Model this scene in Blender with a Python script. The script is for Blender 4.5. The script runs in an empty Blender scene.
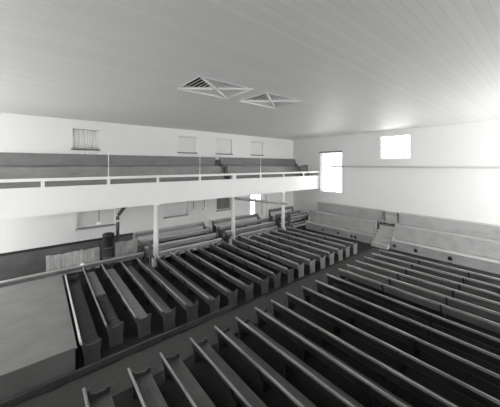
import bpy, bmesh, math, random
from mathutils import Vector, Matrix
random.seed(7)
S = 1.25                       # one drawing unit in metres
scene = bpy.context.scene
COL = scene.collection

# ------------------------------------------------------------------ materials
def new_mat(name):
    m = bpy.data.materials.new(name); m.use_nodes = True
    nt = m.node_tree
    return m, nt, nt.nodes['Principled BSDF']

def g(v): return (v, v, v * 0.985, 1)

def wood(name, lo, hi, rough=0.45, axis='X', scale=2.2, bump=0.15, spec=0.5):
    """grain running along one object axis, with blotchy wear"""
    m, nt, b = new_mat(name); N = nt.nodes; L = nt.links
    tc = N.new('ShaderNodeTexCoord'); mp = N.new('ShaderNodeMapping')
    st = {'X': (0.6, 14, 14), 'Y': (14, 0.6, 14), 'Z': (14, 14, 0.6)}[axis]
    mp.inputs['Scale'].default_value = st
    L.new(tc.outputs['Object'], mp.inputs['Vector'])
    n1 = N.new('ShaderNodeTexNoise'); n1.inputs['Scale'].default_value = scale; n1.inputs['Detail'].default_value = 6
    L.new(mp.outputs['Vector'], n1.inputs['Vector'])
    n2 = N.new('ShaderNodeTexNoise'); n2.inputs['Scale'].default_value = 1.7; n2.inputs['Detail'].default_value = 3
    oi = N.new('ShaderNodeObjectInfo'); va = N.new('ShaderNodeVectorMath'); va.operation = 'ADD'
    cb = N.new('ShaderNodeCombineXYZ'); mu = N.new('ShaderNodeMath'); mu.operation = 'MULTIPLY'; mu.inputs[1].default_value = 37
    L.new(oi.outputs['Random'], mu.inputs[0]); L.new(mu.outputs[0], cb.inputs['X'])
    L.new(tc.outputs['Object'], va.inputs[0]); L.new(cb.outputs[0], va.inputs[1]); L.new(va.outputs[0], n2.inputs['Vector'])
    mx = N.new('ShaderNodeMath'); mx.operation = 'ADD'
    L.new(n1.outputs['Fac'], mx.inputs[0]); L.new(n2.outputs['Fac'], mx.inputs[1])
    cr = N.new('ShaderNodeMapRange'); cr.inputs['From Min'].default_value = 0.65; cr.inputs['From Max'].default_value = 1.35
    L.new(mx.outputs[0], cr.inputs['Value'])
    mc = N.new('ShaderNodeMix'); mc.data_type = 'RGBA'
    mc.inputs[6].default_value = g(lo); mc.inputs[7].default_value = g(hi)
    L.new(cr.outputs[0], mc.inputs[0]); L.new(mc.outputs[2], b.inputs['Base Color'])
    bp = N.new('ShaderNodeBump'); bp.inputs['Strength'].default_value = bump; bp.inputs['Distance'].default_value = 0.01
    L.new(n1.outputs['Fac'], bp.inputs['Height']); L.new(bp.outputs[0], b.inputs['Normal'])
    b.inputs['Roughness'].default_value = rough
    b.inputs['Specular IOR Level'].default_value = spec
    return m

def paint(name, v, rough=0.7, var=0.06, scale=1.2):
    m, nt, b = new_mat(name); N = nt.nodes; L = nt.links
    tc = N.new('ShaderNodeTexCoord'); n = N.new('ShaderNodeTexNoise')
    n.inputs['Scale'].default_value = scale; n.inputs['Detail'].default_value = 5
    L.new(tc.outputs['Object'], n.inputs['Vector'])
    mc = N.new('ShaderNodeMix'); mc.data_type = 'RGBA'
    mc.inputs[6].default_value = g(v * (1 - var)); mc.inputs[7].default_value = g(min(0.95, v * (1 + var)))
    L.new(n.outputs['Fac'], mc.inputs[0]); L.new(mc.outputs[2], b.inputs['Base Color'])
    b.inputs['Roughness'].default_value = rough
    b.inputs['Specular IOR Level'].default_value = 0.25
    return m

def boards(name, v, width, axis='Y', rough=0.6, var=0.10, groove=0.75):
    """boards laid across one axis: each board its own tone, fine dark joints"""
    m, nt, b = new_mat(name); N = nt.nodes; L = nt.links
    tc = N.new('ShaderNodeTexCoord'); sp = N.new('ShaderNodeSeparateXYZ'); L.new(tc.outputs['Object'], sp.inputs[0])
    dv = N.new('ShaderNodeMath'); dv.operation = 'DIVIDE'; dv.inputs[1].default_value = width
    L.new(sp.outputs[axis], dv.inputs[0])
    fl = N.new('ShaderNodeMath'); fl.operation = 'FLOOR'; L.new(dv.outputs[0], fl.inputs[0])
    fr = N.new('ShaderNodeMath'); fr.operation = 'FRACT'; L.new(dv.outputs[0], fr.inputs[0])
    wn = N.new('ShaderNodeTexWhiteNoise'); wn.noise_dimensions = '1D'; L.new(fl.outputs[0], wn.inputs['W'])
    nz = N.new('ShaderNodeTexNoise'); nz.inputs['Scale'].default_value = 0.9; nz.inputs['Detail'].default_value = 6
    L.new(tc.outputs['Object'], nz.inputs['Vector'])
    ad = N.new('ShaderNodeMath'); ad.operation = 'ADD'; L.new(wn.outputs['Value'], ad.inputs[0]); L.new(nz.outputs['Fac'], ad.inputs[1])
    hf = N.new('ShaderNodeMath'); hf.operation = 'MULTIPLY'; hf.inputs[1].default_value = 0.5; L.new(ad.outputs[0], hf.inputs[0])
    mc = N.new('ShaderNodeMix'); mc.data_type = 'RGBA'
    mc.inputs[6].default_value = g(v * (1 - var)); mc.inputs[7].default_value = g(min(0.95, v * (1 + var)))
    L.new(hf.outputs[0], mc.inputs[0])
    lt = N.new('ShaderNodeMath'); lt.operation = 'LESS_THAN'; lt.inputs[1].default_value = 0.06; L.new(fr.outputs[0], lt.inputs[0])
    m2 = N.new('ShaderNodeMix'); m2.data_type = 'RGBA'; m2.inputs[7].default_value = g(v * groove)
    L.new(lt.outputs[0], m2.inputs[0]); L.new(mc.outputs[2], m2.inputs[6]); L.new(m2.outputs[2], b.inputs['Base Color'])
    b.inputs['Roughness'].default_value = rough
    b.inputs['Specular IOR Level'].default_value = 0.3
    return m

def plain(name, v, rough=0.5, metal=0.0):
    m, nt, b = new_mat(name)
    b.inputs['Base Color'].default_value = g(v); b.inputs['Roughness'].default_value = rough; b.inputs['Metallic'].default_value = metal
    return m

def glass_mat():
    m = bpy.data.materials.new('window_glass'); m.use_nodes = True
    nt = m.node_tree; N = nt.nodes; L = nt.links
    for n in list(N): N.remove(n)
    o = N.new('ShaderNodeOutputMaterial'); t = N.new('ShaderNodeBsdfTransparent'); gl = N.new('ShaderNodeBsdfGlossy')
    gl.inputs['Roughness'].default_value = 0.05
    f = N.new('ShaderNodeFresnel'); f.inputs['IOR'].default_value = 1.45
    x = N.new('ShaderNodeMixShader')
    L.new(f.outputs[0], x.inputs[0]); L.new(t.outputs[0], x.inputs[1]); L.new(gl.outputs[0], x.inputs[2]); L.new(x.outputs[0], o.inputs[0])
    return m

M = dict(
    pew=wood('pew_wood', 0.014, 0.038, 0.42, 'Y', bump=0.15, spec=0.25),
    pew_mid=wood('pew_back_wood', 0.055, 0.14, 0.36, 'Y', bump=0.15, spec=0.5),
    pale=wood('lit_pew_wood', 0.10, 0.20, 0.34, 'Y', bump=0.15, spec=0.6),  # far pews: end-window light painted in as a paler tone
    lit_rail=wood('lit_pew_rail_wood', 0.30, 0.52, 0.30, 'Y', bump=0.12, spec=0.6),
    lit_end=wood('lit_pew_end_wood', 0.13, 0.22, 0.45, 'Z', bump=0.15),
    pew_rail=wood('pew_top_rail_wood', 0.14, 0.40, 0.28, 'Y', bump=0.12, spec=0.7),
    pew_end=wood('pew_end_wood', 0.035, 0.075, 0.5, 'Z', bump=0.2),
    bench=wood('bench_wood', 0.10, 0.19, 0.40, 'X'),
    bench_rail=wood('bench_rail_wood', 0.26, 0.42, 0.34, 'X'),
    face=wood('facing_bench_wood', 0.26, 0.40, 0.42, 'X', bump=0.1),
    face_rail=wood('facing_bench_rail_wood', 0.36, 0.54, 0.36, 'X', bump=0.1),
    gbench=wood('gallery_bench_wood', 0.135, 0.205, 0.5, 'X', bump=0.08),
    gfront=wood('gallery_front_bench_wood', 0.18, 0.27, 0.5, 'X', bump=0.08),
    dark=wood('dark_stained_wood', 0.012, 0.025, 0.5, 'X'),
    wainscot=wood('wainscot_wood', 0.08, 0.14, 0.5, 'X'),
    screen=wood('screen_board_wood', 0.26, 0.60, 0.6, 'Z', scale=3.0),
    plat=wood('platform_wood', 0.14, 0.20, 0.55, 'X', bump=0.05),
    wall=paint('plaster_wall', 0.74, 0.8, 0.03),
    white=paint('white_paint', 0.80, 0.5, 0.02),
    midtrim=paint('grey_trim_paint', 0.4, 0.5, 0.05),
    trim=paint('trim_paint', 0.6, 0.5, 0.04),
    shade=paint('roller_blind_cloth', 0.70, 0.9, 0.05, 8),
    curtain=paint('curtain_cloth', 0.72, 0.9, 0.08, 8),
    sill=paint('grey_sill_paint', 0.14, 0.5, 0.1),
    lintel=paint('dark_lintel', 0.12, 0.5, 0.1),
    ceiling=boards('ceiling_boards', 0.75, 0.16, 'Y', 0.55, 0.05, 0.86),
    floor=boards('floor_boards', 0.018, 0.2, 'Y', 0.75, 0.22, 0.5),
    step=wood('step_wood', 0.32, 0.45, 0.5, 'Y', bump=0.05),
    iron=plain('stove_iron', 0.06, 0.28, 0.7),
    ironl=plain('stove_band_iron', 0.16, 0.35, 0.7),
    pipe=plain('grey_stove_pipe', 0.10, 0.35, 0.5),
    bar=plain('grey_flue_metal', 0.30, 0.45, 0.2),
    vent=paint('vent_slat_paint', 0.74, 0.6, 0.05),
    ventdark=plain('vent_shaft_dark', 0.02, 0.9),
    runner=paint('aisle_matting', 0.062, 0.85, 0.25, 9),
    seat=wood('pew_seat_wood', 0.045, 0.12, 0.32, 'Y', bump=0.15, spec=0.6),
    cush=paint('worn_cushion_cloth', 0.22, 0.95, 0.35, 14),
    cushd=paint('dark_cushion_cloth', 0.055, 0.95, 0.3, 14),
    china=paint('white_glass', 0.9, 0.25, 0.01),
    louver=paint('dark_shutter_paint', 0.2, 0.6, 0.2),
    glass=glass_mat(),
)

# ------------------------------------------------------------------ mesh helpers
class MB:
    def __init__(s): s.bm = bmesh.new()
    def box(s, x0, x1, y0, y1, z0, z1):
        v = [s.bm.verts.new((x, y, z)) for z in (z0, z1) for y in (y0, y1) for x in (x0, x1)]
        for f in ((0, 2, 3, 1), (4, 5, 7, 6), (0, 1, 5, 4), (2, 6, 7, 3), (0, 4, 6, 2), (1, 3, 7, 5)):
            s.bm.faces.new([v[i] for i in f])
        return s
    def prism(s, pts, a0, a1, axis):
        """closed outline pts swept from a0 to a1 along an axis; pts are the other two coordinates in order"""
        def mk(p, a):
            return {'X': (a, p[0], p[1]), 'Y': (p[0], a, p[1]), 'Z': (p[0], p[1], a)}[axis]
        A = [s.bm.verts.new(mk(p, a0)) for p in pts]; B = [s.bm.verts.new(mk(p, a1)) for p in pts]
        n = len(pts)
        for i in range(n):
            s.bm.faces.new((A[i], A[(i + 1) % n], B[(i + 1) % n], B[i]))
        s.bm.faces.new(A[::-1]); s.bm.faces.new(B)
        return s
    def tube(s, pts, r, n=14):
        pts = [Vector(p) for p in pts]; rings = []
        for i, p in enumerate(pts):
            d = ((pts[i] - pts[i - 1]).normalized() if i else Vector()) + ((pts[i + 1] - pts[i]).normalized() if i + 1 < len(pts) else Vector())
            d.normalize()
            up = Vector((0, 0, 1)) if abs(d.z) < 0.9 else Vector((1, 0, 0))
            a = d.cross(up).normalized(); b = d.cross(a).normalized()
            rings.append([s.bm.verts.new(p + (a * math.cos(t) + b * math.sin(t)) * r) for t in [2 * math.pi * k / n for k in range(n)]])
        for A, B in zip(rings, rings[1:]):
            for k in range(n):
                s.bm.faces.new((A[k], A[(k + 1) % n], B[(k + 1) % n], B[k]))
        s.bm.faces.new(rings[0][::-1]); s.bm.faces.new(rings[-1])
        return s
    def lathe(s, prof, cx=0, cy=0, n=24):
        rings = [[s.bm.verts.new((cx + r * math.cos(2 * math.pi * k / n), cy + r * math.sin(2 * math.pi * k / n), z)) for k in range(n)] for r, z in prof]
        for A, B in zip(rings, rings[1:]):
            for k in range(n):
                s.bm.faces.new((A[k], A[(k + 1) % n], B[(k + 1) % n], B[k]))
        s.bm.faces.new(rings[0][::-1]); s.bm.faces.new(rings[-1])
        return s
    def build(s, name, mat, parent=None, loc=(0, 0, 0), off=(0, 0, 0), bevel=0.0, smooth=False, shift=None):
        """off: drawing-space point that becomes the object's own origin"""
        for v in s.bm.verts:
            v.co = (v.co - Vector(off)) * S
        bmesh.ops.recalc_face_normals(s.bm, faces=s.bm.faces)
        me = bpy.data.meshes.new(name); s.bm.to_mesh(me); s.bm.free()
        me.materials.append(M[mat] if isinstance(mat, str) else mat)
        if smooth:
            for p in me.polygons: p.use_smooth = len(p.vertices) == 4
        o = bpy.data.objects.new(name, me); COL.objects.link(o)
        o.location = Vector(loc) * S
        if parent: o.parent = parent
        if bevel:
            b = o.modifiers.new('bevel', 'BEVEL'); b.width = bevel; b.segments = 2; b.limit_method = 'ANGLE'
        return o

def tag(o, label=None, cat=None, group=None, kind=None):
    if label: o['label'] = label
    if cat: o['category'] = cat
    if group: o['group'] = group
    if kind: o['kind'] = kind
    return o

def empty(name, loc, rz=0, label=None, cat=None, group=None, kind=None):
    o = bpy.data.objects.new(name, None); COL.objects.link(o)
    o.empty_display_size = 0.2
    o.location = Vector(loc) * S; o.rotation_euler.z = rz
    return tag(o, label, cat, group, kind)

def copy_tree(o, parent=None):
    c = o.copy(); COL.objects.link(c); c.parent = parent
    for ch in list(o.children): copy_tree(ch, c)
    return c

# ------------------------------------------------------------------ room shell
XE, YB, H = 14.56, 12.6, 5.93        # end wall, gallery-side wall, ceiling height
XL, YF = -3.0, -2.3
T = 0.3
struct = lambda o: tag(o, kind='structure')

def wall_cells(mb, a0, a1, z0, z1, holes, put):
    """rectangle a0..a1 x z0..z1 less the holes (a0,a1,z0,z1), as boxes"""
    A = sorted({a0, a1, *[h[0] for h in holes], *[h[1] for h in holes]})
    Z = sorted({z0, z1, *[h[2] for h in holes], *[h[3] for h in holes]})
    for i in range(len(A) - 1):
        ca = (A[i] + A[i + 1]) / 2
        run = None
        for j in range(len(Z) - 1):
            cz = (Z[j] + Z[j + 1]) / 2
            hole = any(h[0] < ca < h[1] and h[2] < cz < h[3] for h in holes)
            if not hole:
                run = [run[0], Z[j + 1]] if run else [Z[j], Z[j + 1]]
            if (hole or j == len(Z) - 2) and run:
                put(A[i], A[i + 1], run[0], run[1]); run = None

UP = [(1.06, 2.0), (5.58, 6.62), (7.9, 8.98), (10.5, 11.5)]      # gallery windows
ZU0, ZU1 = 4.74, 5.60
LOW = [(1.2, 2.62), (4.84, 6.1), (7.92, 8.92)]                   # windows below the gallery
ZL0, ZL1 = 1.44, 2.40
BR = (10.45, 11.5, 0.8, 2.42)                                    # bright glazed doorway
holes_b = [(a, b, ZU0, ZU1) for a, b in UP] + [(a, b, ZL0, ZL1) for a, b in LOW] + [BR]
mb = MB(); wall_cells(mb, XL, XE + T, 0, H, holes_b, lambda a, b, z0, z1: mb.box(a, b, YB, YB + T, z0, z1))
struct(mb.build('wall_back', 'wall'))
EW = [(8.66, 10.24, 2.3, 4.88), (4.86, 6.34, 4.40, 5.66)]        # end wall windows (Y0,Y1,Z0,Z1)
mb = MB(); wall_cells(mb, YF, YB, 0, H, EW, lambda a, b, z0, z1: mb.box(XE, XE + T, a, b, z0, z1))
struct(mb.build('wall_end', 'wall'))
V = [(2.60, 4.04, 4.78, 5.90), (4.50, 5.90, 4.78, 5.90)]         # ceiling ventilators
mb = MB()
wall_cells(mb, XL, XE + T, YF, YB + T, V, lambda a, b, y0, y1: mb.box(a, b, y0, y1, H, H + 0.12))
struct(mb.build('ceiling', 'ceiling'))
struct(MB().box(XL, XE + T, YF, YB + T, -0.15, 0).build('floor', 'floor'))
struct(MB().box(XL, 3.35, YB - 0.06, YB, 0, 0.86).build('trim_1', 'wainscot'))
struct(MB().box(XL, 3.35, YB - 0.09, YB, 0.86, 0.94).build('trim_4', 'dark'))
struct(MB().box(3.35, XE, YB - 0.03, YB, 0, 0.30).build('baseboard_back', 'wainscot'))
struct(MB().box(XE - 0.03, XE, YF, YB - 0.03, 0, 0.25).build('baseboard_end', 'trim'))
# shelf-like ledge across the end wall
struct(MB().prism([(XE, 3.92), (XE, 4.03), (XE - 0.2, 4.03), (XE - 0.2, 3.985), (XE - 0.06, 3.97), (XE - 0.04, 3.92)], YF, 9.35, 'Y').build('trim_2', 'trim'))

# the side behind the photographer: unseen wall, windows sized for brightness, and facing gallery
YR = -2.3
RW = [(-1.2, -0.1, 4.4, 5.65), (3.4, 4.5, 4.4, 5.65)] + [(9.7, 11.9, 0.4, 5.8), (12.1, 14.4, 0.4, 5.8), (6.8, 9.2, 3.4, 5.8)]  # unseen openings, enlarged at the far end to brighten it
RL = []
mb = MB(); wall_cells(mb, XL, XE + T, 0, H, RW + RL, lambda a, b, z0, z1: mb.box(a, b, YR - T, YR, z0, z1))
struct(mb.build('wall_right', 'wall'))
RR = [(-1.9 + 2.4 * i, 0.0 + 2.4 * i, 4.3, 5.7) for i in range(1, 6)] + [(-1.9 + 2.4 * i, 0.2 + 2.4 * i, 0.8, 2.45) for i in (4, 5)]  # unseen rear openings, cut down to dim the near side
mb = MB(); wall_cells(mb, YR - T, YB + T, 0, H, RR, lambda a, b, z0, z1: mb.box(XL - T, XL, a, b, z0, z1))
struct(mb.build('wall_left', 'wall'))
struct(MB().box(XL, 9.4, YR, -0.45, 2.48, 2.6).box(XL, 9.4, -0.53, -0.45, 2.48, 3.37).build('gallery_wall.001', 'white'))  # unseen opposite gallery, lengthened to shade the near right pews

# windows -----------------------------------------------------------
def folds(a0, a1, z0, z1, y, amp, n, th=0.012):
    mb = MB(); pts = []
    k = n * 8
    for i in range(k + 1):
        t = i / k
        pts.append((a0 + (a1 - a0) * t, y + amp * math.sin(t * n * 2 * math.pi)))
    back = [(p[0], p[1] + th) for p in pts[::-1]]
    return mb.prism(pts + back, z0, z1, 'Z')

wn = 0
def back_window(a0, a1, z0, z1, kind):
    global wn; wn += 1
    root = empty('window_%d' % wn, ((a0 + a1) / 2, YB, z0), kind='structure')
    off = ((a0 + a1) / 2, YB, z0)
    f = 0.05; y0, y1 = YB + 0.13, YB + 0.20
    fr = MB().box(a0, a0 + f, y0, y1, z0, z1).box(a1 - f, a1, y0, y1, z0, z1).box(a0 + f, a1 - f, y0, y1, z1 - f, z1).box(a0 + f, a1 - f, y0, y1, z0, z0 + f)
    fr.build('window_frame', 'white', root, off=off)
    MB().box(a0 + f, a1 - f, y1 - 0.02, y1 - 0.01, z0 + f, z1 - f).build('pane', 'glass', root, off=off)
    if kind == 'curtain':
        folds(a0 + 0.02, a1 - 0.02, z0 + 0.005, z1 - 0.06, y0 - 0.045, 0.018, 9).build('curtain', 'curtain', root, off=off, smooth=True)
        MB().tube([(a0 + 0.01, y0 - 0.04, z1 - 0.05), (a1 - 0.01, y0 - 0.04, z1 - 0.05)], 0.012).build('curtain_rod', 'sill', root, off=off)
    elif kind == 'louver':
        mb = MB()
        n = 5; w = (a1 - a0 - 2 * f) / n
        for i in range(n):
            x = a0 + f + i * w
            mb.box(x + 0.02, x + w - 0.03, y0 - 0.04, y0 - 0.015, z0 + f, z1 - f)
        mb.box(a0 + f, a1 - f, y0 - 0.015, y0, z0 + f, z1 - f)
        mb.build('shutter', 'louver', root, off=off)
    else:
        MB().box(a0 + 0.03, a1 - 0.03, y0 - 0.03, y0 - 0.02, z0 + 0.005, z1 - 0.04).build('blind', 'shade', root, off=off)
        MB().tube([(a0 + 0.02, y0 - 0.03, z1 - 0.04), (a1 - 0.02, y0 - 0.03, z1 - 0.04)], 0.025).build('blind_roller', 'trim', root, off=off)
    low = z0 < 3
    MB().box(a0 - 0.04, a1 + 0.04, YB - 0.07, YB + 0.13, z0 - 0.06, z0).build('window_sill', 'sill' if not low else 'midtrim', root, off=off, bevel=0.008)
    return root
back_window(*UP[0], ZU0, ZU1, 'curtain')
for u in UP[1:]: back_window(*u, ZU0, ZU1, 'blind')
back_window(*LOW[0], ZL0, ZL1, 'blind'); back_window(*LOW[1], ZL0, ZL1, 'blind'); back_window(*LOW[2], ZL0, ZL1, 'louver')
# bright glazed doorway under the gallery
root = empty('door_1', ((BR[0] + BR[1]) / 2, YB, BR[2]), kind='structure'); off = ((BR[0] + BR[1]) / 2, YB, BR[2])
a0, a1, z0, z1 = BR; y0, y1 = YB + 0.12, YB + 0.2
MB().box(a0, a0 + 0.05, y0, y1, z0, z1).box(a1 - 0.05, a1, y0, y1, z0, z1).box(a0, a1, y0, y1, z1 - 0.05, z1).box(a0, a1, y0, y1, z0, z0 + 0.05) \
    .box(10.93, 11.02, y0, y1, z0, z1).box(11.21, 11.27, y0, y1, 1.70, z1).box(a0, a1, y0 + 0.01, y1, 1.69, 1.73).build('door_frame', 'white', root, off=off)
MB().box(a0 + 0.04, a1 - 0.04, y0 + 0.04, y0 + 0.05, z0 + 0.04, z1 - 0.04).build('pane', 'glass', root, off=off)
MB().box(11.0, 11.46, y0 - 0.03, y0, z0 + 0.02, 1.70).build('lower_panel', 'wall', root, off=off)
struct(MB().box(11.82, 12.0, YB - 0.12, YB, 0.30, 2.48).build('trim_3', 'white', bevel=0.01))

def end_window(a0, a1, z0, z1, lintel, nm, nx, nz):
    root = empty(nm, (XE, (a0 + a1) / 2, z0), kind='structure'); off = (XE, (a0 + a1) / 2, z0)
    f = 0.045; x0, x1 = XE + 0.12, XE + 0.2
    mb = MB().box(x0, x1, a0, a0 + f, z0, z1).box(x0, x1, a1 - f, a1, z0, z1).box(x0, x1, a0, a1, z1 - f, z1).box(x0, x1, a0, a1, z0, z0 + f)
    mb.build('window_frame', 'white', root, off=off)
    mb = MB()
    for i in range(1, nx):
        y = a0 + (a1 - a0) * i / nx; mb.box(x0 + 0.02, x1 - 0.02, y - 0.008, y + 0.008, z0 + f, z1 - f)
    for i in range(1, nz):
        z = z0 + (z1 - z0) * i / nz; w = 0.02 if i == nz // 2 else 0.008
        mb.box(x0 + 0.02, x1 - 0.02, a0 + f, a1 - f, z - w, z + w)
    mb.build('glazing_bar', 'white', root, off=off)
    MB().box(x0 + 0.035, x0 + 0.045, a0 + f, a1 - f, z0 + f, z1 - f).build('pane', 'glass', root, off=off)
    MB().box(XE - 0.06, XE + 0.12, a0 - 0.03, a1 + 0.03, z0 - 0.05, z0).build('window_sill', 'white', root, off=off, bevel=0.008)
    if lintel:
        MB().box(XE - 0.07, XE + 0.02, a0 - 0.05, a1 + 0.05, z1, z1 + 0.07).build('window_head', 'lintel', root, off=off, bevel=0.006)
end_window(*EW[0], True, 'window_8', 3, 6)
end_window(*EW[1], False, 'window_9', 4, 4)

# ------------------------------------------------------------------ gallery
YG = 10.4
struct(MB().box(XL, XE, YG + 0.04, YB, 2.48, 2.6).build('gallery_floor', 'wall'))
struct(MB().box(XL, XE, YG - 0.04, YG + 0.04, 2.48, 3.37).box(XL, XE, YG - 0.07, YG - 0.04, 3.31, 3.37).build('gallery_wall', 'white'))
struct(MB().box(XL, XE, 11.3, YB, 2.6, 3.15).box(XL, XE, 11.98, YB, 3.15, 3.62).build('gallery_floor_tiers', 'plat'))
cols = [(3.66, 'first'), (7.5, 'second'), (11.12, 'third')]
for cx, nm in cols:
    o = MB().lathe([(0.10, 0.36), (0.098, 1.4), (0.094, 2.36), (0.105, 2.37), (0.105, 2.40), (0.13, 2.42), (0.13, 2.48)], 0, 0, 28).build('column', 'white', loc=(cx, YG, 0), smooth=False)
    for p in o.data.polygons: p.use_smooth = len(p.vertices) == 4
    struct(o)
    MB().box(-0.15, 0.15, -0.15, 0.15, 0, 0.33).box(-0.125, 0.125, -0.125, 0.125, 0.33, 0.36).build('column_base', 'white', o, bevel=0.01)
rail = empty('gallery_railing', (5.7, YG, 3.37), 0, 'long white railing along the top of the gallery front', 'railing')
off = (5.7, YG, 3.37)
MB().box(XL, XE, YG - 0.05, YG + 0.05, 3.555, 3.65).build('top_rail', 'white', rail, off=off, bevel=0.012)
for px in (-1.75, 0.1, 1.95, 3.73, 5.64, 7.55, 9.34, 11.15, 13.0):
    w = 0.11 if px == 7.55 else 0.05
    MB().box(px - w, px + w, YG - 0.035, YG + 0.035, 3.37, 3.555).build('post', 'white', rail, off=off, bevel=0.008)
for px, nm in ((1.95, 'leftmost'), (5.64, 'middle'), (9.34, 'rightmost')):
    o = empty('gas_pipe', (px, YG, 3.65), 0, '%s of the three thin white upright pipes with knob rising from the gallery railing' % nm, 'pipe', 'upright pipes on the gallery railing')
    MB().lathe([(0.03, 0), (0.03, 0.02), (0.014, 0.03), (0.014, 0.83)]).build('stem', 'white', o, smooth=True)
    MB().lathe([(0.014, 0.83), (0.035, 0.845), (0.045, 0.875), (0.035, 0.905), (0.012, 0.92)]).build('knob', 'china', o, smooth=True)

# ------------------------------------------------------------------ benches that face one way along their local -Y
def bench(name, length, top, seat_z, depth, mats, label, cat, loc, rz=0, group=None, rail=True, panel=False, holes=(), ends=True, backbot=None, nsup=2, endmat=None):
    """local: X along the bench from 0, back plane at y=0, sitter faces -Y"""
    bm_, rm = mats
    r = empty(name, loc, rz, label, cat, group)
    bb = seat_z + 0.02 if backbot is None else backbot
    lean = 0.06
    hr = 0.065
    def yb(z): return -lean + lean * (z - seat_z) / (top - seat_z)
    t = 0.028
    zt = top - hr if rail else top
    MB().prism([(yb(bb), bb), (yb(zt), zt), (yb(zt) + t, zt), (yb(bb) + t, bb)], 0.03, length - 0.03, 'X').build('backrest', bm_, r, bevel=0.006)
    if rail:
        MB().prism([(yb(zt) - 0.012, zt), (yb(top) - 0.012, top), (yb(top) + 0.04, top), (yb(zt) + 0.04, zt)], 0.0, length, 'X').build('top_rail', rm, r, bevel=0.01)
    MB().box(0.03, length - 0.03, -depth, -0.02, seat_z - 0.03, seat_z).build('seat', rm, r, bevel=0.01)
    if ends:
        for x in (0, length - 0.04):
            MB().prism([(-depth + 0.01, 0), (-depth + 0.01, seat_z + 0.06), (-depth + 0.05, seat_z + 0.13), (-depth + 0.12, seat_z + 0.10), (-0.14, seat_z + 0.13), (-0.03, top - 0.08), (-0.01, top - 0.01), (0.03, top - 0.01), (0.03, 0)],
                       x, x + 0.04, 'X').build('end_panel', endmat or bm_, r, bevel=0.006)
    for k in range(1, nsup + 1):
        x = length * k / (nsup + 1)
        if seat_z > 0.1:
            MB().box(x - 0.018, x + 0.018, -depth + 0.04, -0.05, 0, seat_z - 0.03).build('support', bm_, r)
    if panel:
        mb = MB(); y = -depth + 0.02
        hs = [(h - 0.075, h + 0.075, 0.10, 0.26) for h in holes]
        wall_cells(mb, 0.05, length - 0.05, 0.0, seat_z - 0.03, hs, lambda a, b, z0, z1: mb.box(a, b, y, y + 0.025, z0, z1))
        mb.build('front_panel', bm_, r)
    return r

# gallery benches (two tiers), end panels left off where the photo shows plain boards
gm = ('gbench', 'gbench')
gf = ('gfront', 'gfront')
gg = 'long benches on the gallery'
bench('gallery_bench', 10.65, 0.89, 0.40, 0.33, gm, 'long plank bench on rear gallery tier, left of the dark gate', 'bench', (-3.0 + 0.05, 12.42, 3.62), 0, gg, rail=False)
bench('gallery_bench', 6.52, 0.89, 0.40, 0.33, gm, 'long plank bench on rear gallery tier, right of the dark gate', 'bench', (8.0, 12.42, 3.62), 0, gg, rail=False)
bench('gallery_bench', 10.65, 0.85, 0.40, 0.33, gf, 'long plank bench on front gallery tier, left of the dark gate', 'bench', (-3.0 + 0.05, 11.78, 3.15), 0, gg, rail=False, panel=True)
bench('gallery_bench', 6.42, 0.85, 0.40, 0.33, gf, 'long plank bench on front gallery tier, right of the dark gate', 'bench', (8.06, 11.78, 3.15), 0, gg, rail=False, panel=True)
bench('gallery_bench', 0.66, 1.46, 0.62, 0.34, ('bench', 'bench'), 'short grey seat at the end wall corner of the gallery', 'seat', (13.62, 11.1, 2.6), 0, rail=False, nsup=0)
for y, z, h, nm in ((12.36, 3.62, 0.74, 'rear'), (11.80, 3.15, 0.80, 'front')):
    o = empty('gallery_gate', (7.85, y, z), 0, 'small dark gate closing the gap between the %s gallery benches' % nm, 'gate', 'dark gates on the gallery')
    MB().box(-0.115, 0.115, -0.015, 0.015, 0.06, h).build('gate_board', 'dark', o, bevel=0.004)
    for x in (-0.10, 0.10):
        MB().box(x - 0.02, x + 0.02, -0.03, 0.03, 0, h + 0.02).build('post', 'dark', o, bevel=0.004)

# ------------------------------------------------------------------ pews on the main floor (sitters face +X, length along Y)
def make_pew(L, rail='pew_rail', back='pew', low=0.315, cut=0.0, seat='seat', end='pew_end'):
    r = empty('pew', (0, 0, 0))
    def xb(z): return 0.07 - 0.07 * (z - 0.30) / 0.25
    def slab(z0, z1, t0, t1):
        return [(xb(z0) - t0, z0), (xb(z1) - t0, z1), (xb(z1) + t1, z1), (xb(z0) + t1, z0)]
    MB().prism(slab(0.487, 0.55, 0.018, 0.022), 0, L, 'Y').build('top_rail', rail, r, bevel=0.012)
    MB().prism(slab(low, 0.478, 0.008, 0.014), 0.03, L - 0.03, 'Y').build('backrest', back, r, bevel=0.006)
    MB().box(0.085, 0.37, 0.04, L - 0.04, 0.283, 0.31).build('seat', seat, r, bevel=0.01)
    out = [(0.075, 0), (0.065, 0.24), (0.035, 0.36), (0.03, 0.505), (0.075, 0.49), (0.10, 0.445), (0.17, 0.425), (0.25, 0.43),
           (0.30, 0.45), (0.325, 0.485), (0.375, 0.475), (0.365, 0.36), (0.345, 0.24), (0.36, 0)]
    if cut: out = [(px, pz if pz < 0.3 else pz - cut * (px - 0.03) / 0.3) for px, pz in out]
    for y in (0.0, L - 0.05):
        MB().prism(out, y, y + 0.045, 'Y').build('end_panel', end, r, bevel=0.008)
    for y in (L * 0.36, L * 0.68):
        MB().box(0.10, 0.33, y - 0.02, y + 0.02, 0, 0.283).prism([(0.055, 0.25), (-0.022, 0.50), (-0.002, 0.52), (0.10, 0.25)], y - 0.022, y + 0.022, 'Y').build('support', 'dark', r)
    return r

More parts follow.
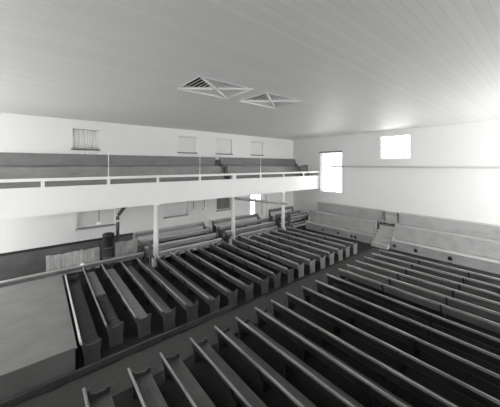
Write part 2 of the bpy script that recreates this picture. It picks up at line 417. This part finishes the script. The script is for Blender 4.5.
ordn = ['', 'first', 'second', 'third', 'fourth', 'fifth', 'sixth', 'seventh', 'eighth', 'ninth', 'tenth', 'eleventh', 'twelfth', 'thirteenth', 'fourteenth', 'fifteenth', 'sixteenth', 'seventeenth', 'eighteenth', 'nineteenth', 'twentieth']
YN = 5.95
leftX = [0.64, 1.14, 1.73, 2.29, 2.87, 3.47, 4.08, 4.69, 5.30, 5.91, 6.53, 7.15, 7.78, 8.41, 9.05, 9.69, 10.33, 10.97]
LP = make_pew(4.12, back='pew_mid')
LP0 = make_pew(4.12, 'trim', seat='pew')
LPP = make_pew(4.12, 'lit_rail', 'pale', seat='pale', end='lit_end')  # far left pews, window brightness put into their colours
for i, x in enumerate(leftX):
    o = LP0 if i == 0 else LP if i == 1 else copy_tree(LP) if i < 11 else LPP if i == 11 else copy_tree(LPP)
    o.location = Vector((x, YN + (0.1, 0.42, 0.34, 0.2, 0.1)[i] if i < 5 else YN + random.uniform(-0.03, 0.03), 0)) * S
    o.rotation_euler.z = math.radians(random.uniform(-0.5, 0.5))
    n = i + 1
    lab = ('%s pew from the grey boxed platform, wooden, in the block beside the white columns' % ordn[n]) if n <= 10 else \
          ('%s pew from the facing benches, wooden, in the block beside the white columns' % ordn[len(leftX) - i])
    if i == 0: lab = 'pew with a pale painted top rail, beside the grey boxed platform'
    tag(o, lab, 'pew', 'pews between the aisle and the columns')
rightX = [0.55, 1.16, 1.77, 2.37, 2.97, 3.55, 4.12, 4.69, 5.30, 5.95, 6.53, 7.16, 7.86, 8.46, 9.08, 9.68, 10.32, 11.0]
RP = make_pew(4.5, cut=0.07)
RPW = make_pew(4.5, 'bench_rail', 'bench', 0.30, cut=0.07)
RPP = make_pew(4.5, 'lit_rail', 'pale', cut=0.07, seat='pale', end='lit_end')  # far right pews, same window brightness in the colours
for i, x in enumerate(rightX):
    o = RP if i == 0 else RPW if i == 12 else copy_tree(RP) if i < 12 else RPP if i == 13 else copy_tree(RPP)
    o.location = Vector((x, 0.32 + random.uniform(-0.05, 0.03), 0)) * S
    o.rotation_euler.z = math.radians(random.uniform(-0.5, 0.5))
    n = i + 1
    lab = ('%s nearest wooden pew in the right hand block across the aisle' % ordn[n]) if n <= 9 else \
          ('%s pew from the facing benches, wooden, in the right hand block across the aisle' % ordn[len(rightX) - i])
    if i == 12: lab = 'pew with a wide paler back board in the right hand block across the aisle'
    tag(o, lab, 'pew', 'pews in the right hand block')

# seat cushions on the pews by the stove
def cushion(x, y0, y1, mat, label):
    mb = MB(); n = max(3, int((y1 - y0) / 0.16)); pr = []
    x0, x1, z = x + 0.105, x + 0.365, 0.311
    prof = [(x0, z), (x0 - 0.0, z + 0.03), (x0 + 0.03, z + 0.05), (x1 - 0.04, z + 0.05), (x1, z + 0.03), (x1, z)]
    for k in range(n):
        a, b = y0 + (y1 - y0) * k / n, y0 + (y1 - y0) * (k + 1) / n
        mb.prism(prof, a, b, 'Y')
    o = mb.build('seat_cushion', mat, loc=(x, (y0 + y1) / 2, 0.311), off=(x, (y0 + y1) / 2, 0.311), bevel=0.03)
    tag(o, label, 'cushion', 'cushions on the pews')
cushion(1.14, 8.4, 10.4, 'cush', 'long worn pale seat cushion on the pew nearest the stove, far half')
cushion(1.14, 6.5, 8.35, 'cushd', 'long dark seat cushion on the pew nearest the stove, aisle half')
cushion(1.73, 6.4, 10.2, 'cush', 'worn grey seat cushion along the third pew from the boxed platform')

mb = MB(); k = 60
edge = [(-2.6 + 15.3 * i / k, 5.83 + random.uniform(-0.035, 0.03)) for i in range(k + 1)]
mb.prism(edge + [(12.7, 4.98), (-2.6, 4.98)], 0.002, 0.012, 'Z')
tag(mb.build('aisle_runner', 'runner', loc=(5, 5.4, 0.002), off=(5, 5.4, 0.002)), 'long grey matting runner with uneven edges on the aisle floor', 'runner')
# low board along the aisle ends of the nearest pews
tag(MB().box(-2.5, 4.2, 5.87, 5.93, 0.0, 0.13).build('kerb_board', 'pew_end', loc=(0.7, 5.90, 0), off=(0.7, 5.90, 0), bevel=0.01),
    'low wooden board lying on the aisle floor by the pew ends', 'board')

# boxed platform behind the rearmost pew
bx = empty('boxed_platform', (-1.0, 8.1, 0), 0, 'low grey boxed platform behind the pew with a pale top rail', 'platform')
MB().box(-1.4, 1.56, -2.0, 2.3, 0, 0.44).build('box', 'plat', bx)
MB().box(-1.4, 1.59, -2.03, 2.33, 0.44, 0.48).build('top_board', 'plat', bx, bevel=0.012)

# ------------------------------------------------------------------ benches under the gallery (tiers step up to the wall)
struct(MB().box(3.35, XE, 11.75, YB, 0, 0.30).build('floor_tiers', 'plat'))
bmx = ('bench', 'bench_rail')
ug = 'benches under the gallery'
rows = [(12.36, 0.30, 0.68, 'rear bench against the wall'), (11.70, 0, 0.76, 'third bench from the pews'), (11.10, 0, 0.64, 'second bench from the pews'), (10.62, 0, 0.48, 'lowest front bench')]
for x0, x1, where in ((3.42, 6.95, 'between first and second column'), (7.5, 10.85, 'between second and third column'), (11.85, 14.2, 'right of the third column')):
    for k, (y, fz, hh, nm) in enumerate(rows):
        if where.startswith('right'):
            hh += (0.14, 0.14, 0.22, 0.36)[k]
        a = x0 + ((0.10 if x0 < 4 else 0.45) if k == 3 and x0 < 8 else 0)
        b_ = x1 + (0.3 if x1 == 10.85 and k in (1, 2) else 0)
        wb = bench('wall_bench', b_ - a, hh, 0.30, 0.33, bmx, 'wooden %s under the gallery, %s' % (nm, where), 'bench', (a, y, fz), 0, ug, endmat='wainscot', backbot=hh - 0.21)

        if k == 3 and x0 < 4:      # tall scrolled post at the end nearest the first column
            MB().prism([(-0.16, 0), (-0.16, 0.86), (-0.20, 0.92), (-0.20, 0.99), (-0.14, 1.04), (-0.02, 1.04), (0.03, 0.98), (0.03, 0)], -0.07, -0.01, 'X').build('end_post', 'wainscot', wb, bevel=0.012)
            MB().box(-0.09, 0.01, -0.22, 0.04, 1.04, 1.08).build('post_cap', 'bench_rail', wb, bevel=0.012)
        if k == 3 and x0 > 11:     # plain square post at the end beside the third column
            MB().box(-0.10, -0.01, -0.20, 0.02, 0, 1.02).build('end_post', 'wainscot', wb, bevel=0.012)
# plank seat and screens by the stove
pl = empty('plank_bench', (1.2, 10.90, 0), 0, 'long low plank bench in front of the black stove, by the pew ends', 'bench')
MB().box(-3.4, 2.1, -0.09, 0.06, 0.46, 0.50).build('seat', 'bench_rail', pl, bevel=0.012)
MB().box(-3.4, 2.1, -0.075, -0.045, 0.35, 0.46).build('front_board', 'bench', pl)
for x in (-3.3, -1.5, 0.3, 2.0):
    MB().box(x - 0.03, x + 0.03, -0.04, 0.05, 0, 0.46).build('leg', 'bench', pl)
def screen(x0, x1, y, z1, label):
    o = empty('board_screen', ((x0 + x1) / 2, y, 0), 0, label, 'screen', 'board screens beside the stove')
    off = ((x0 + x1) / 2, y, 0)
    x = x0
    while x < x1 - 0.02:
        w = min(random.uniform(0.09, 0.17), x1 - x)
        MB().box(x, x + w - 0.006, y - random.uniform(0.01, 0.03), y + 0.01, 0.05, z1 - random.uniform(0, 0.05)).build('board', 'screen', o, off=off, bevel=0.004)
        x += w
    MB().box(x0, x1, y + 0.011, y + 0.05, z1 - 0.16, z1 - 0.08).box(x0, x1, y + 0.011, y + 0.05, 0.12, 0.2).build('batten', 'bench', o, off=off)
    for xx in (x0 + 0.03, x1 - 0.03):
        MB().box(xx - 0.025, xx + 0.025, y + 0.011, y + 0.35, 0, 0.06).build('foot', 'bench', o, off=off)
screen(0.2, 1.86, 11.55, 0.86, 'low screen of pale upright boards left of the black stove')
screen(2.42, 3.3, 11.6, 0.92, 'low screen of pale upright boards right of the black stove')
tag(MB().lathe([(0.0, 0), (0.07, 0.0), (0.08, 0.015), (0.05, 0.035), (0.03, 0.07), (0.0, 0.075)], n=9).build('crumpled_cloth', 'china', loc=(1.2, 10.885, 0.501)), 'small crumpled white cloth lying on the plank bench', 'cloth')

# stove
st = empty('stove', (2.1, 11.22, 0), 0, 'tall black cylindrical iron stove with a pipe, left of first column', 'stove')
MB().lathe([(0.17, 0.12), (0.20, 0.14), (0.20, 0.50), (0.195, 0.52), (0.195, 0.86), (0.195, 1.30), (0.21, 1.32), (0.21, 1.36), (0.19, 1.40), (0.12, 1.43), (0.0, 1.44)], n=32).build('body', 'iron', st, smooth=True)
for z in (0.50, 0.86):
    MB().lathe([(0.19, z), (0.207, z + 0.005), (0.207, z + 0.03), (0.19, z + 0.035)], n=32).build('band', 'ironl', st, smooth=True)
MB().prism([(-0.09, 0.22), (0.09, 0.22), (0.09, 0.42), (-0.09, 0.42)], -0.212, -0.19, 'Y').build('fire_door', 'ironl', st, bevel=0.01)
for a in range(3):
    t = a * 2.1 + 0.4
    MB().tube([(0.15 * math.cos(t), 0.15 * math.sin(t), 0.14), (0.2 * math.cos(t), 0.2 * math.sin(t), 0.0)], 0.025).build('leg', 'iron', st)
MB().tube([(0.15, 0, 1.10), (0.29, 0.0, 1.10), (0.33, 0.0, 1.14), (0.33, 0.0, 2.02), (0.36, 0.01, 2.07), (0.72, 0.10, 2.49)], 0.066, 16).build('stove_pipe', 'pipe', st, smooth=True)
MB().lathe([(0.065, 1.82), (0.085, 1.83), (0.085, 1.87), (0.065, 1.88)], 0.33, 0.0).build('pipe_collar', 'china', st, smooth=True)
# sloping pipe between second and third column
pp = empty('flue_pipe', (9.3, 10.16, 2.15), 0, 'long grey pipe sloping between the second and third column under the gallery', 'pipe')
MB().tube([(-1.8, 0.0, 0.27), (1.86, 0.0, -0.33)], 0.072, 16).build('pipe', 'bar', pp, smooth=True)
for x, z in ((-1.8, 0.29), (1.8, -0.30)):
    MB().box(x - 0.03, x + 0.03, 0.02, 0.115, z - 0.03, z + 0.03).build('bracket', 'sill', pp)
# hanging lamps under the gallery
for (x, y, z, lab) in ((1.87, 11.8, 1.70, 'small white hanging lamp left of the stove pipe under the gallery'),
                       (6.04, 11.8, 1.74, 'left one of the two white hanging lamps close together under the gallery'),
                       (6.66, 11.8, 1.76, 'right one of the two white hanging lamps close together under the gallery')):
    o = empty('hanging_lamp', (x, y, z), 0, lab, 'lamp', 'hanging lamps under the gallery')
    MB().lathe([(0.11, 0.0), (0.115, 0.02), (0.06, 0.09), (0.03, 0.11)]).build('lamp_shade', 'china', o, smooth=True)
    MB().lathe([(0.012, 0.11), (0.012, 2.48 - z)], n=8).build('stem', 'sill', o, smooth=True)
# small white lamp glasses along the top of the rear gallery bench
for x, lab in ((1.17, 'first from left of the small white lamp glasses under the curtained gallery window'), (1.36, 'second from left of the small white lamp glasses under the curtained gallery window'),
               (1.55, 'third from left of the small white lamp glasses under the curtained gallery window'), (1.98, 'rightmost of the small white lamp glasses under the curtained gallery window')):
    tag(MB().lathe([(0.018, 0), (0.04, 0.015), (0.045, 0.045), (0.025, 0.075), (0.02, 0.09)], n=14).build('lamp_glass', 'china', loc=(x, 12.434, 4.511), smooth=True), lab, 'lamp glass', 'lamp glasses on the gallery bench')

# ------------------------------------------------------------------ facing benches at the end wall (sitters face -X)
R90 = -math.pi / 2
fm = ('face', 'face_rail')
fg = 'facing benches along the end wall'
struct(MB().box(13.75, XE, 6.12, 10.45, 0, 0.55).build('platform_floor', 'plat'))
struct(MB().box(13.75, XE, YF, 5.25, 0, 0.55).build('platform_floor.001', 'plat'))
bench('facing_bench', 4.2, 1.07, 0.42, 0.38, fm, 'upper facing bench with tall pale back, left of the aisle steps', 'bench', (14.42, 10.34, 0.55), R90, fg)
bench('facing_bench', 4.25, 1.14, 0.42, 0.42, fm, 'lower facing bench with holes in its front panel, left of the aisle steps', 'bench', (13.60, 10.36, 0), R90, fg, panel=True, holes=(1.25, 2.27, 3.07, 3.31))
bench('facing_bench', 5.6, 1.07, 0.42, 0.38, fm, 'upper facing bench with tall pale back, right of the aisle steps', 'bench', (14.42, 5.25, 0.55), R90, fg)
bench('facing_bench', 5.6, 1.14, 0.42, 0.42, fm, 'lower facing bench with holes in its front panel, right of the aisle steps', 'bench', (13.60, 5.22, 0), R90, fg, panel=True, holes=(0.16, 1.04, 2.3))
sp = MB()
for k in range(5):
    sp.box(12.9 + 0.24 * k, 14.1 if k < 4 else XE - 0.03, 5.28, 6.08, 0.18 * k, 0.18 * (k + 1))
struct(sp.build('steps', 'step'))
sg = empty('step_seat', (14.33, 5.67, 0.9), 0, 'short dark framed open back seat at the top of the aisle steps', 'seat')
MB().box(-0.02, 0.02, -0.36, 0.36, 0.52, 0.70).build('back_rail', 'face', sg, bevel=0.006)
MB().box(-0.02, 0.02, -0.36, 0.36, 0.18, 0.30).build('lower_rail', 'face', sg, bevel=0.006)
for y in (-0.34, 0.34):
    MB().box(-0.03, 0.03, y - 0.05, y + 0.05, 0, 0.70).build('post', 'wainscot', sg, bevel=0.006)
MB().box(-0.32, -0.02, -0.38, 0.38, 0.14, 0.18).build('seat', 'face', sg, bevel=0.006)

# ------------------------------------------------------------------ ceiling ventilators
for (x0, x1, y0, y1), nm in zip(V, ('nearer left', 'farther right')):
    cx, cy = (x0 + x1) / 2, (y0 + y1) / 2
    r = empty('ceiling_vent', (cx, cy, H), 0, '%s square ceiling ventilator with crossed white bars and slats' % nm, 'vent', 'ceiling ventilators')
    hx, hy = (x1 - x0) / 2, (y1 - y0) / 2
    b = 0.012
    MB().box(-hx - b, hx + b, -hy - b, -hy + 0.01, -0.012, 0.02).box(-hx - b, hx + b, hy - 0.01, hy + b, -0.03, 0.02) \
        .box(-hx - b, -hx + 0.01, -hy, hy, -0.012, 0.02).box(hx - 0.01, hx + b, -hy, hy, -0.012, 0.02).build('frame', 'ceiling', r)
    for s in (1, -1):
        d = Vector((hx, s * hy, 0)); nrm = Vector((-d.y, d.x, 0)).normalized() * 0.02
        MB().prism([tuple((-d + nrm)[:2]), tuple((d + nrm)[:2]), tuple((d - nrm)[:2]), tuple((-d - nrm)[:2])], -0.025, 0.03, 'Z').build('crossbar', 'white', r)
    # dark shaft above
    sh = MB().box(-hx - 0.02, hx + 0.02, -hy - 0.02, hy + 0.02, 0.75, 0.78)
    for q in ((-hx - 0.03, -hx, -hy, hy), (hx, hx + 0.03, -hy, hy), (-hx, hx, -hy - 0.03, -hy), (-hx, hx, hy, hy + 0.03)):
        sh.box(*q, 0.125, 0.75)
    sh.build('shaft', 'ventdark', r)
    # four triangles of sloping slats; each slat lies parallel to its own side
    n = 7
    for side in range(4):
        mb = MB()
        for k in range(n):
            u0 = (k + 0.10) / n; u1 = u0 + 0.80 / n         # 0 at the side, 1 at the centre
            pit = (hx if side < 2 else hy) / n; rise = 0.56 * 0.8 * pit
            if side == 0:   P = lambda u, t, z: (-hx * (1 - u), t * hy, z)
            elif side == 1: P = lambda u, t, z: (hx * (1 - u), -t * hy, z)
            elif side == 2: P = lambda u, t, z: (-t * hx, -hy * (1 - u), z)
            else:           P = lambda u, t, z: (t * hx, hy * (1 - u), z)
            # each slat rises toward the centre
            w0 = max(0.02, 1 - u0 - 0.02); w1 = max(0.01, 1 - u1 - 0.02)
            qa = [P(u0, -w0, 0.0), P(u0, w0, 0.0), P(u1, w1, rise), P(u1, -w1, rise)]
            A = [mb.bm.verts.new(p) for p in qa]; B = [mb.bm.verts.new((p[0], p[1], p[2] + 0.013)) for p in qa]
            mb.bm.faces.new(A); mb.bm.faces.new(B[::-1])
            for i in range(4): mb.bm.faces.new((A[i], B[i], B[(i + 1) % 4], A[(i + 1) % 4]))
        mb.build('louvre', 'vent', r)

# ------------------------------------------------------------------ light: overcast sky through the windows and the open window side
w = bpy.data.worlds.new('World'); scene.world = w; w.use_nodes = True
bg = w.node_tree.nodes['Background']; bg.inputs['Color'].default_value = (1, 1, 1, 1); bg.inputs['Strength'].default_value = 5.0

# ------------------------------------------------------------------ camera
cd = bpy.data.cameras.new('Camera'); cam = bpy.data.objects.new('Camera', cd); COL.objects.link(cam)
cam.location = Vector((0, 0, 4.07)) * S
cam.rotation_euler = (math.pi / 2, 0, -math.radians(39.55))
cd.sensor_width = 36; cd.lens = 36 * 256 / 500; cd.shift_y = -38.5 / 500; cd.clip_start = 0.05
scene.camera = cam
vs = scene.view_settings
vs.view_transform = 'Standard'; vs.look = 'None'; vs.gamma = 1; vs.use_curve_mapping = False; vs.exposure = 0.8
scene.cycles.max_bounces = 8; scene.cycles.diffuse_bounces = 5
